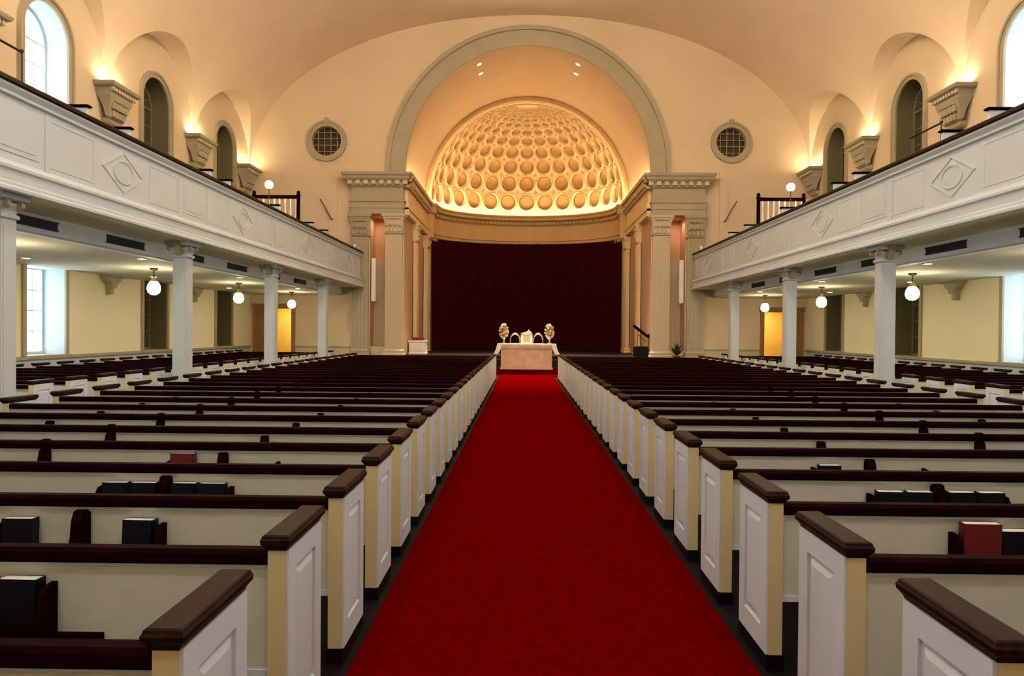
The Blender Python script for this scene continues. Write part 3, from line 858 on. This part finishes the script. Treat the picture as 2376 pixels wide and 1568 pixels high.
# ------------------------------------------------------------------ pendant globes and spots under the galleries
def pendant():
    p = empty('pendant_lamp')
    MB().lathe([(.0,3.2),(.10,3.2),(.09,3.165),(.03,3.14),(.0,3.14)][::-1], n=14).build('ceiling_rose', M['dmetal'], p, smooth=True)
    MB().tube([(0,0,3.15),(0,0,2.96)], .014, 8).build('rod', M['dmetal'], p)
    MB().lathe([(.015,3.0),(.03,2.97),(.07,2.92),(.085,2.88),(.0,2.88)], n=16).build('gallery_cap', M['brass'], p, smooth=True)
    MB().lathe([(.0,2.55),(.06,2.555),(.13,2.61),(.155,2.69),(.14,2.79),(.09,2.87),(.0,2.885)], n=20).build('globe', M['globe'], p, smooth=True)
    MB().lathe([(.0,2.50),(.02,2.52),(.035,2.55),(.0,2.56)], n=10).build('finial', M['dmetal'], p, smooth=True)
    return p
p0 = pendant(); index_kids(); used = False
for s in (-1, 1):
    for c in BAYS[::-1]:
        if c < 5: continue
        o = copy_tree(p0) if used else p0; used = True
        o.location = (s*9.14, c, 0)
        d = {0:'farthest', 1:'middle', 2:'nearest in view', 3:'out of view second', 4:'out of view closest'}[BAYS.index(c)]
        tag(o, '%s glowing globe pendant lamp hanging under the %s gallery' % (d, SIDE[s]), 'lamp', 'globe pendants under the galleries')
s0 = None
for s in (-1, 1):
    for L in LINES:
        if L < 8: continue
        for x, w in ((8.15, 'inner'), (10.6, 'outer')):
            t = empty('recessed_spotlight', (s*x, L+.2, 3.2))
            if s0 is None:
                a = MB().lathe([(.10,0),(.12,-.012),(.08,-.015),(.08,0)], n=14).build('trim_ring', M['linen'], t)
                b = MB().lathe([(.078,-.006),(.078,-.003)], n=14).build('lens', M['spot'], t); s0 = (a.data, b.data)
            else: link('trim_ring', s0[0], t); link('lens', s0[1], t)
            d = {9.2:'nearest',14.25:'second nearest',19.3:'third nearest',24.35:'farthest'}[round(L,2)]
            tag(t, '%s %s recessed downlight in the ceiling under the %s gallery' % (d, w, SIDE[s]), 'light', 'recessed downlights under the galleries')
            if x < 9: area('downlight_glow', (s*x, L+.2, 3.17), (0,0,0), .12, .12, 16, (1,.85,.6))
# unseen glowing globes added under the vault to brighten the nave
for x in (-3.2, 3.2):
    for y in (-2.0, 4.0, 10.5, 17.5):
        z = 11.2 if y < 12 else 12.2
        l = tag(empty('added_fill_globe', (x, y, z)), 'added unseen fill light globe under the vault on the %s, %s' % ('left' if x < 0 else 'right', 'at the rear' if y < 0 else 'over row nearest the camera' if y < 6 else 'mid nave' if y < 12 else 'two thirds along'), 'lamp', 'added fill light globes above the nave')
        MB().sphere((0,0,0), .42, 20, 12).build('globe', M['lantern'] if y < 8 else (M['fill_m'] if y < 12 else M['fill_w']), l, smooth=True)
        MB().lathe([(.0,.52),(.03,.50),(.12,.44),(.14,.38),(0,.38)], n=12).tube([(0,0,.5),(0,0,15.0-z if abs(x)<1 else vz(x)-z)], .02, 8).build('chain', M['dmetal'], l)
        for k in range(3): MB().tube([(.435*math.cos(PI*k/3)*math.cos(a_*PI/12), .435*math.sin(PI*k/3)*math.cos(a_*PI/12), .435*math.sin(a_*PI/12)) for a_ in range(24)], .01, 5).build('cage_band', M['dmetal'], l)
# gallery stair parapets with globe lamps
for s in (-1, 1):
    p = tag(empty('stair_parapet', (s*9.2, 25.4, 5.37)), 'dark topped balustrade with white balusters at the far end of the %s gallery' % SIDE[s], 'balustrade')
    mb = MB().box(-.85,.78,-.06,.06,1.16,1.24); mb.box(-.9,.83,-.085,.085,1.24,1.27); mb.build('top_rail', M['wood'], p)
    MB().box(-.8,.74,-.04,.04,.0,.12).build('bottom_rail', M['wood'], p)
    bl = None
    for k in range(8):
        if bl is None: ob = MB().lathe([(.03,.12),(.03,.25),(.05,.4),(.035,.55),(.025,.9),(.035,1.1),(.035,1.16)], n=8).build('baluster', M['linen'], p, smooth=True); bl = ob.data
        else: ob = link('baluster', bl, p)
        ob.location = (-.7+k*.2, 0, 0)
    for q in (-.85, .78):
        MB().stack(q-.05, q+.05, -.05, .05, [(0,0),(1.24,0),(1.28,.02),(1.32,0)]).sphere((q,0,1.38),.07,10,6).build('newel_post', M['wood'], p)
    l = tag(empty('globe_lamp', (s*9.32, 24.9, 5.37)), 'white globe lamp on a thin post above the %s gallery balustrade' % SIDE[s], 'lamp')
    MB().lathe([(.10,0),(.10,.02),(.02,.04),(.015,1.38),(.05,1.42),(.0,1.43)], n=10).build('post', M['brass'], l, smooth=True)
    MB().sphere((0,0,1.56), .145, 18, 12).build('globe', M['globe'], l, smooth=True)
    # brass handrails at gallery aisles
    for y0, y1, w in ((7.5, 11.9, 'near'), (15.2, 16.4, 'far')):
        if s < 0 and w == 'far': continue
        r = tag(empty('aisle_handrail', (s*8.84, (y0+y1)/2, 4.86)), 'thin bronze handrail on posts in the %s gallery, %s end' % (SIDE[s], w), 'handrail')
        h = (y1-y0)/2; zt = 1.62 if w == 'near' else 1.45
        MB().tube([(0,-h,zt),(0,h,zt)], .022, 8).build('rail', M['dmetal'], r)
        for q in (-h, 0, h) if w == 'near' else (-h, h):
            MB().tube([(0,q,-.22),(0,q,zt)], .018, 8).sphere((0,q,zt+.02), .035, 8, 6).build('post', M['dmetal'], r)
    # sloping handrail by the front wall
    r = tag(empty('stair_handrail', (s*8.5, FW-.12, 6.2)), 'thin sloping handrail fixed to the front wall above the %s gallery' % SIDE[s], 'handrail')
    MB().tube([(s*.26,0,1.05),(s*.05,0,.72),(-s*.22,0,.22),(-s*.3,0,.2)], .02, 8).build('rail', M['dmetal'], r)
    MB().tube([(s*.05,0,.72),(s*.05,.12,.70)], .012, 6).tube([(-s*.22,0,.22),(-s*.22,.12,.2)], .012, 6).build('bracket', M['dmetal'], r)
    # finial at rail end
    t = tag(MB().lathe([(.03,0),(.05,.02),(.03,.05),(.05,.1),(.06,.14),(.04,.19),(0,.21)], (0,0,0), 12).build('rail_finial', M['linen'], smooth=True),
            'small white finial on the handrail at the front end of the %s balcony' % SIDE[s], 'finial')
    t.location = (s*7.02, FW-1.2, 5.03)

# ------------------------------------------------------------------ pews
def end_panel_mb(face):   # face = +1: decorated face towards +x (local)
    mb = MB().box(-.035, .035, 0, .44, .08, .865)
    return mb
def pew(s, x0, x1, racks, stile, inner_dir):
    """pew spanning x0..x1 (positive distances), side s, origin at x=0,y=0. near face y=0"""
    p = empty('pew')
    a, b = s*x0, s*x1
    lo, hi = min(a, b), max(a, b)
    for xe, q in ((lo+.035, -1), (hi-.035, 1)):
        e = MB()
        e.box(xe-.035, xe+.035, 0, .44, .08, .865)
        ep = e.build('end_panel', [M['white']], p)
        # edge towards the camera, warm light put into its cream colour
        MB().box(xe-.036, xe+.036, -.006, .001, .08, .865).build('end_edge', M['cream'], ep)
        # recessed field with raised panel on outer face
        X = xe + q*.035
        fr = MB()
        for (y0, y1, z0, z1) in ((0,.44,.775,.865),(0,.44,.08,.20),(0,.09,.20,.775),(.35,.44,.20,.775)):
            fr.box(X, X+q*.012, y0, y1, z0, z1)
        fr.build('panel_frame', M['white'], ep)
        MB().prism([(.125,.235),(.315,.235),(.315,.74),(.125,.74)], 'x', X, X+q*.003).add(
            [(X+q*.001,.105,.215),(X+q*.001,.335,.215),(X+q*.001,.335,.76),(X+q*.001,.105,.76),
             (X+q*.010,.135,.245),(X+q*.010,.305,.245),(X+q*.010,.305,.73),(X+q*.010,.135,.73)],
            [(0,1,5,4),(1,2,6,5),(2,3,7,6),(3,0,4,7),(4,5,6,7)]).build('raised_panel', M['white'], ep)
        MB().stack(xe-.036, xe+.036, -.005, .44, [(.865,-.002),(.865,.004),(.872,.006),(.886,.016),(.892,.022),(.908,.024),(.916,.019),(.924,.017),(.929,.011)]).build('end_cap', M['wood_y'], p)
        MB().box(xe-.045, xe+.045, -.01, .45, 0, .08).build('plinth', M['floor'], p)
    i0, i1 = lo+.07, hi-.07
    MB().box(i0, i1, .03, .06, .36, .80).build('back_panel', M['back'], p)
    MB().box(i0, i1, .022, .065, .345, .375).box(i0, i1, .024, .06, .785, .803).build('back_bead', M['white'], p)
    MB().prism([(.0,.812),(.012,.80),(.07,.80),(.082,.812),(.08,.84),(.066,.86),(.018,.86),(.002,.845)], 'x', i0, i1).build('back_rail', M['wood'], p)
    MB().box(i0, i1, .06, .44, .40, .44).box(i0, i1, .40, .43, .3, .40).build('seat', M['seat'], p)
    if stile:
        st_ = s*stile
        MB().prism([(.028,.36),(.028,.80),(.0,.78),(-.02,.70),(.0,.5),(.015,.38)], 'x', st_-.04, st_+.04).stack(st_-.03, st_+.03, -.005, .05, [(.80,0),(.862,0),(.875,-.01)]).build('centre_stile', M['wood'], p)
        MB().box(st_-.03, st_+.03, .06, .42, .0, .40).build('seat_support', M['seat'], p)
    for rx in racks:
        r = s*rx
        mb = MB()
        mb.box(r-.42, r+.42, -.075, .03, .525, .545)              # shelf
        mb.box(r-.42, r+.42, -.078, -.066, .545, .575)             # lip
        for q in (-1, 1):
            mb.prism([(.028,.50),(-.085,.52),(-.09,.56),(-.05,.69),(-.03,.715),(.028,.72)], 'x', r+q*.42-.012, r+q*.42+.012)
        rk = mb.build('book_rack', M['wood'], p)
        mb = MB().prism([(.028,.50),(-.085,.51),(-.095,.545),(-.06,.66),(-.05,.74),(-.03,.785),(.0,.79),(.028,.77)], 'x', r-.028, r+.028)
        for z in (.60,.66,.72): mb.sphere((r, -.085+(z-.55)*.25, z), (.014,.012,.012), 8, 5)
        mb.build('centre_bracket', M['wood'], rk)
        MB().box(r-.62, r+.62, .0, .03, .485, .515).build('rack_batten', M['wood'], rk)
    return p
index_kids()
NP = 27; PY0 = 1.875; PS = .86
for s in (-1, 1):
    for kind in ('main', 'side'):
        if kind == 'main': base = pew(s, 1.105, 6.14, [2.47, 5.0], 3.87, 1); ks = range(NP)
        else: base = pew(s, 7.62, 11.3, [], None, 1); ks = range(6, 30)
        index_kids(); first = True
        ks = list(ks)
        for j, k in enumerate(ks):
            Y = PY0 + PS*k
            o = base if first else copy_tree(base); 
            first = False
            o.location = (0, Y, 0)
            if kind == 'main':
                lab = 'white pew with dark cap, %s from the camera, %s of the red aisle' % (ORD[k+1], SIDE[s])
                g = 'pews %s of the centre aisle' % SIDE[s]
            else:
                lab = 'short side pew under the %s gallery, %s from the camera end' % (SIDE[s], ORD[j+1])
                g = 'side pews under the %s gallery' % SIDE[s]
            tag(o, lab, 'pew', g)

# gallery pews (second row, ends show above the balcony rail)
def gpew(s, y0, y1):
    p = empty('gallery_pew')
    for y in (y0, y1):
        MB().box(-.24,.24, y-.03, y+.03, 0, 1.1).build('end_panel', M['white'], p)
        MB().stack(-.26,.26, y-.04, y+.04, [(1.1,0),(1.11,.02),(1.13,.03),(1.155,.01)]).build('end_cap', M['wood'], p)
    MB().box(s*.16, s*.20, y0+.03, y1-.03, .3, .82).build('back_panel', M['white'], p)
    MB().box(s*.15, s*.22, y0+.03, y1-.03, .82, .88).build('back_rail', M['wood'], p)
    MB().box(-.2,.2, y0+.03, y1-.03, .40, .44).build('seat', M['seat'], p)
    return p
for s in (-1, 1):
    for (a, b, w) in ((6.2, 12.8, 'nearest'), (14.2, 17.9, 'second'), (19.1, 22.9, 'third'), (26.6, 28.6, 'farthest')):
        p = gpew(s, a-(a+b)/2, b-(a+b)/2); p.location = (s*8.5, (a+b)/2, 4.71)
        tag(p, '%s raised pew on the %s gallery, dark end caps showing above the handrail' % (w, SIDE[s]), 'pew', 'pews on the %s gallery' % SIDE[s])

# ------------------------------------------------------------------ hymnals
def book(cover, w=.158, h=.20, t=.058):
    b = empty('hymnal')
    MB().box(-w/2, w/2, -t/2, -t/2+.003, 0, h).box(-w/2, w/2, t/2-.003, t/2, 0, h).box(-w/2, -w/2+.004, -t/2, t/2, 0, h).build('cover', cover, b)
    MB().box(-w/2+.004, w/2-.004, -t/2+.003, t/2-.003, .003, h-.002).build('page_block', M['paper'], b)
    return b
bk = {'black': book(M['black']), 'navy': book(M['navy']), 'red': book(M['redbook'], .185, .235, .05)}
index_kids(); usedb = set()
SL = [-.315, -.13, .13, .315]
plan = []
for k, s, lst in ((1,-1,[(2,'navy'),(3,'black')]), (2,-1,[(0,'black'),(3,'navy')]), (3,-1,[(0,'navy'),(1,'black'),(2,'black'),(3,'navy')]), (4,-1,[(0,'red')]),
                  (1, 1,[(0,'navy'),(1,'black')]), (2, 1,[(0,'red'),(1,'black'),(3,'navy')]), (3, 1,[(0,'black'),(1,'navy'),(2,'black'),(3,'black')]), (4, 1,[(0,'black')])):
    for i, c in lst: plan.append((k, s, i, c, len(lst)))
wd = ['leftmost rack slot', 'second rack slot', 'third rack slot', 'rightmost rack slot']
for k, s, i, c, n in plan:
    o = bk[c] if c not in usedb else copy_tree(bk[c]); usedb.add(c)
    Y = PY0 + PS*k
    o.location = (s*2.47 + SL[i] + (.0 if c != 'red' else .01), Y-.022, .548)
    o.rotation_euler = (math.radians(2), 0, math.radians(random.uniform(-2, 2)) + (PI if s < 0 else 0))
    tag(o, '%s hymnal in the %s, %s pew from camera, %s side' % (c, wd[i], ORD[k+1], SIDE[s]), 'book', 'hymnals in the pew racks')

# ------------------------------------------------------------------ altar and chancel furniture
AL = tag(empty('altar_table', (0, 28.4, .2)), 'pink stone altar block at the end of the red carpet', 'altar')
MB().stack(-1.03,1.03,-.36,.36,[(0,.03),(.06,.03),(.08,0),(.78,0),(.80,.03),(.88,.05)]).build('body', M['altar'], AL)
fr = MB()
for (x0,x1,z0,z1) in ((-1.03,1.03,.70,.78),(-1.03,1.03,.08,.16),(-1.03,-.93,.16,.70),(.93,1.03,.16,.70),(-.35,-.29,.16,.70),(.29,.35,.16,.70)):
    fr.box(x0,x1,-.375,-.36,z0,z1)
fr.build('front_frame', M['altar'], AL)
MB().box(-1.15,1.15,-.42,.42,.88,.98).build('table_top', M['altar'], AL)
cl = MB()
L2 = .42
cl.box(-1.17,1.17,-.43,.43,.98,1.03)
for q in (-1, 1):
    vs = []; n = 12
    for j in range(n+1):
        y = -.44 + .88*j/n; w = .02*math.sin(j*2.3)
        vs += [(q*1.18, y, 1.03), (q*(1.22+w), y*1.02, .80), (q*(1.31+w*2), y*1.04, .58)]
    cl.add(vs, [(3*j+i, 3*j+3+i, 3*j+4+i, 3*j+1+i) for j in range(n) for i in (0,1)])
    vs = [(q*1.18,-.44,1.03),(q*.98,-.44,1.03),(q*1.05,-.45,.80),(q*1.24,-.45,.80),(q*1.31,-.46,.58),(q*1.14,-.46,.62)]
    cl.add(vs, [(0,1,2,3),(3,2,5,4)])
o = cl.build('altar_cloth', M['linen'], recalc=False); o.location = (0,28.4,.2)
m = o.modifiers.new('thick', 'SOLIDIFY'); m.thickness = .008
tag(o, 'white linen runner draped over the altar with flared ends', 'cloth')
AT = 1.235
for q in (-1, 1):
    f = tag(empty('flower_arrangement', (q*.93, 28.4, AT)), 'tall oval cream flower arrangement on the %s end of the altar' % SIDE[q], 'flowers', 'altar flowers')
    MB().lathe([(.09,0),(.10,.02),(.04,.05),(.03,.14),(.06,.2),(.08,.24),(.0,.245)], n=14).build('vase', M['silver'], f, smooth=True)
    MB().sphere((0,0,.5),(.13,.11,.24),12,8).build('foliage', M['foliage'], f)
    rr = random.Random(5+q); fm = None
    for k in range(64):
        th = rr.uniform(-1.3,1.5); ph = rr.uniform(0, 2*PI)
        if fm is None:
            mb = MB(); mb.sphere((0,0,0),(.038,.038,.03),8,5)
            for j in range(6): mb.sphere((.032*math.cos(j*PI/3), .032*math.sin(j*PI/3), .006),(.022,.022,.012),6,4)
            ob = mb.build('bloom', M['petal'], f); fm = ob.data
        else: ob = link('bloom', fm, f)
        ob.location = (.17*math.cos(th)*math.cos(ph), .15*math.cos(th)*math.sin(ph), .5+.28*math.sin(th))
        ob.rotation_euler = (rr.uniform(0,3), rr.uniform(0,3), 0)
# centre piece: framed cream plaque box with pitched top
c = tag(empty('altar_centrepiece', (.0, 28.4, AT)), 'cream framed upright box with a darker panel in the middle of the altar', 'ornament')
mb = MB().box(-.24,-.15,-.05,.05,0,.40).box(.15,.24,-.05,.05,0,.40).box(-.24,.24,-.07,.07,0,.06).prism([(-.24,.36),(.24,.36),(.20,.46),(.08,.58),(.02,.50),(-.1,.47),(-.24,.42)],'y',-.05,.05)
mb.build('frame', M['linen'], c)
MB().box(-.15,.15,-.02,.03,.06,.37).build('inner_panel', M['pil'], c)
for q in (-1, 1):
    h = tag(empty('silver_arch', (q*.47, 28.38, AT)), 'curved silver hoop standing on the altar %s of the cream box' % SIDE[q], 'ornament', 'silver hoops on the altar')
    MB().tube([(.19*math.cos(PI*k/14), 0, .16+.24*math.sin(PI*k/14)) for k in range(15)], [.022+.016*math.sin(PI*k/14) for k in range(15)], 8).build('hoop', M['silver'], h, smooth=True)
    MB().tube([(-.19,0,0),(-.19,0,.17)], .016, 8).tube([(.19,0,0),(.19,0,.17)], .016, 8).build('leg', M['silver'], h)
    MB().box(-.22,.22,-.04,.04,0,.02).build('base', M['silver'], h)
# pulpit box, left
p = tag(empty('pulpit', (-4.78, 30.7, .7)), 'low white panelled pulpit box at the left edge of the curtain', 'pulpit')
MB().stack(-.36,.36,-.3,.3,[(0,.02),(.06,.02),(.08,0),(.5,0),(.53,.03),(.6,.03)]).build('body', M['linen'], p)
MB().box(-.28,.28,-.312,-.3,.14,.44).build('front_panel', M['linen'], p)
MB().stack(-.22,.22,-.2,.2,[(.6,-.02),(.63,.02),(.70,.02),(.74,-.04)]).build('cushion', M['redbook'], p)
# lectern, right
p = tag(empty('music_lectern', (4.88, 29.78, .70)), 'lectern with tilted dark board over a black box right of the curtain', 'lectern')
MB().stack(-.28,.28,-.2,.2,[(0,0),(.04,.01),(.40,.01),(.43,-.02)]).build('base_box', M['black'], p)
MB().tube([(-.14,0,.42),(-.14,0,1.12)], .02, 8).tube([(-.14,0,.95),(.26,0,.62)], .014, 8).build('support_frame', M['brass'], p)
MB().prism([(-.32,1.28),(.30,.80),(.34,.86),(-.28,1.34)], 'y', -.22, .22).prism([(.27,.80),(.36,.86),(.34,.95),(.31,.93)],'y',-.22,.22).build('book_board', M['wood'], p)
# potted plant, right
p = tag(empty('potted_plant', (6.2, 28.78, .55)), 'dark leafy potted plant in front of the right pilaster', 'plant')
MB().lathe([(.07,0),(.13,.02),(.16,.2),(.17,.22),(.15,.22),(.0,.2)], n=16).build('pot', M['pot'], p, smooth=True)
rr = random.Random(3); lm = None
for k in range(26):
    if lm is None:
        mb = MB(); vs = []
        for j in range(6):
            t = j/5; w = .045*math.sin(PI*min(1,t*.9+.08)); vs += [(t*.36, -w, .22*t-.12*t*t), (t*.36, 0, .22*t-.12*t*t-.01), (t*.36, w, .22*t-.12*t*t)]
        mb.add(vs, [(3*j+i, 3*j+3+i, 3*j+4+i, 3*j+1+i) for j in range(5) for i in (0,1)])
        ob = mb.build('leaf', M['leaf'], p, recalc=False); lm = ob.data
    else: ob = link('leaf', lm, p)
    ob.location = (0,0,.22); ob.rotation_euler = (0, -rr.uniform(.2,1.3), rr.uniform(0,2*PI)); sc = rr.uniform(1.0,1.5); ob.scale = (sc,sc,sc)
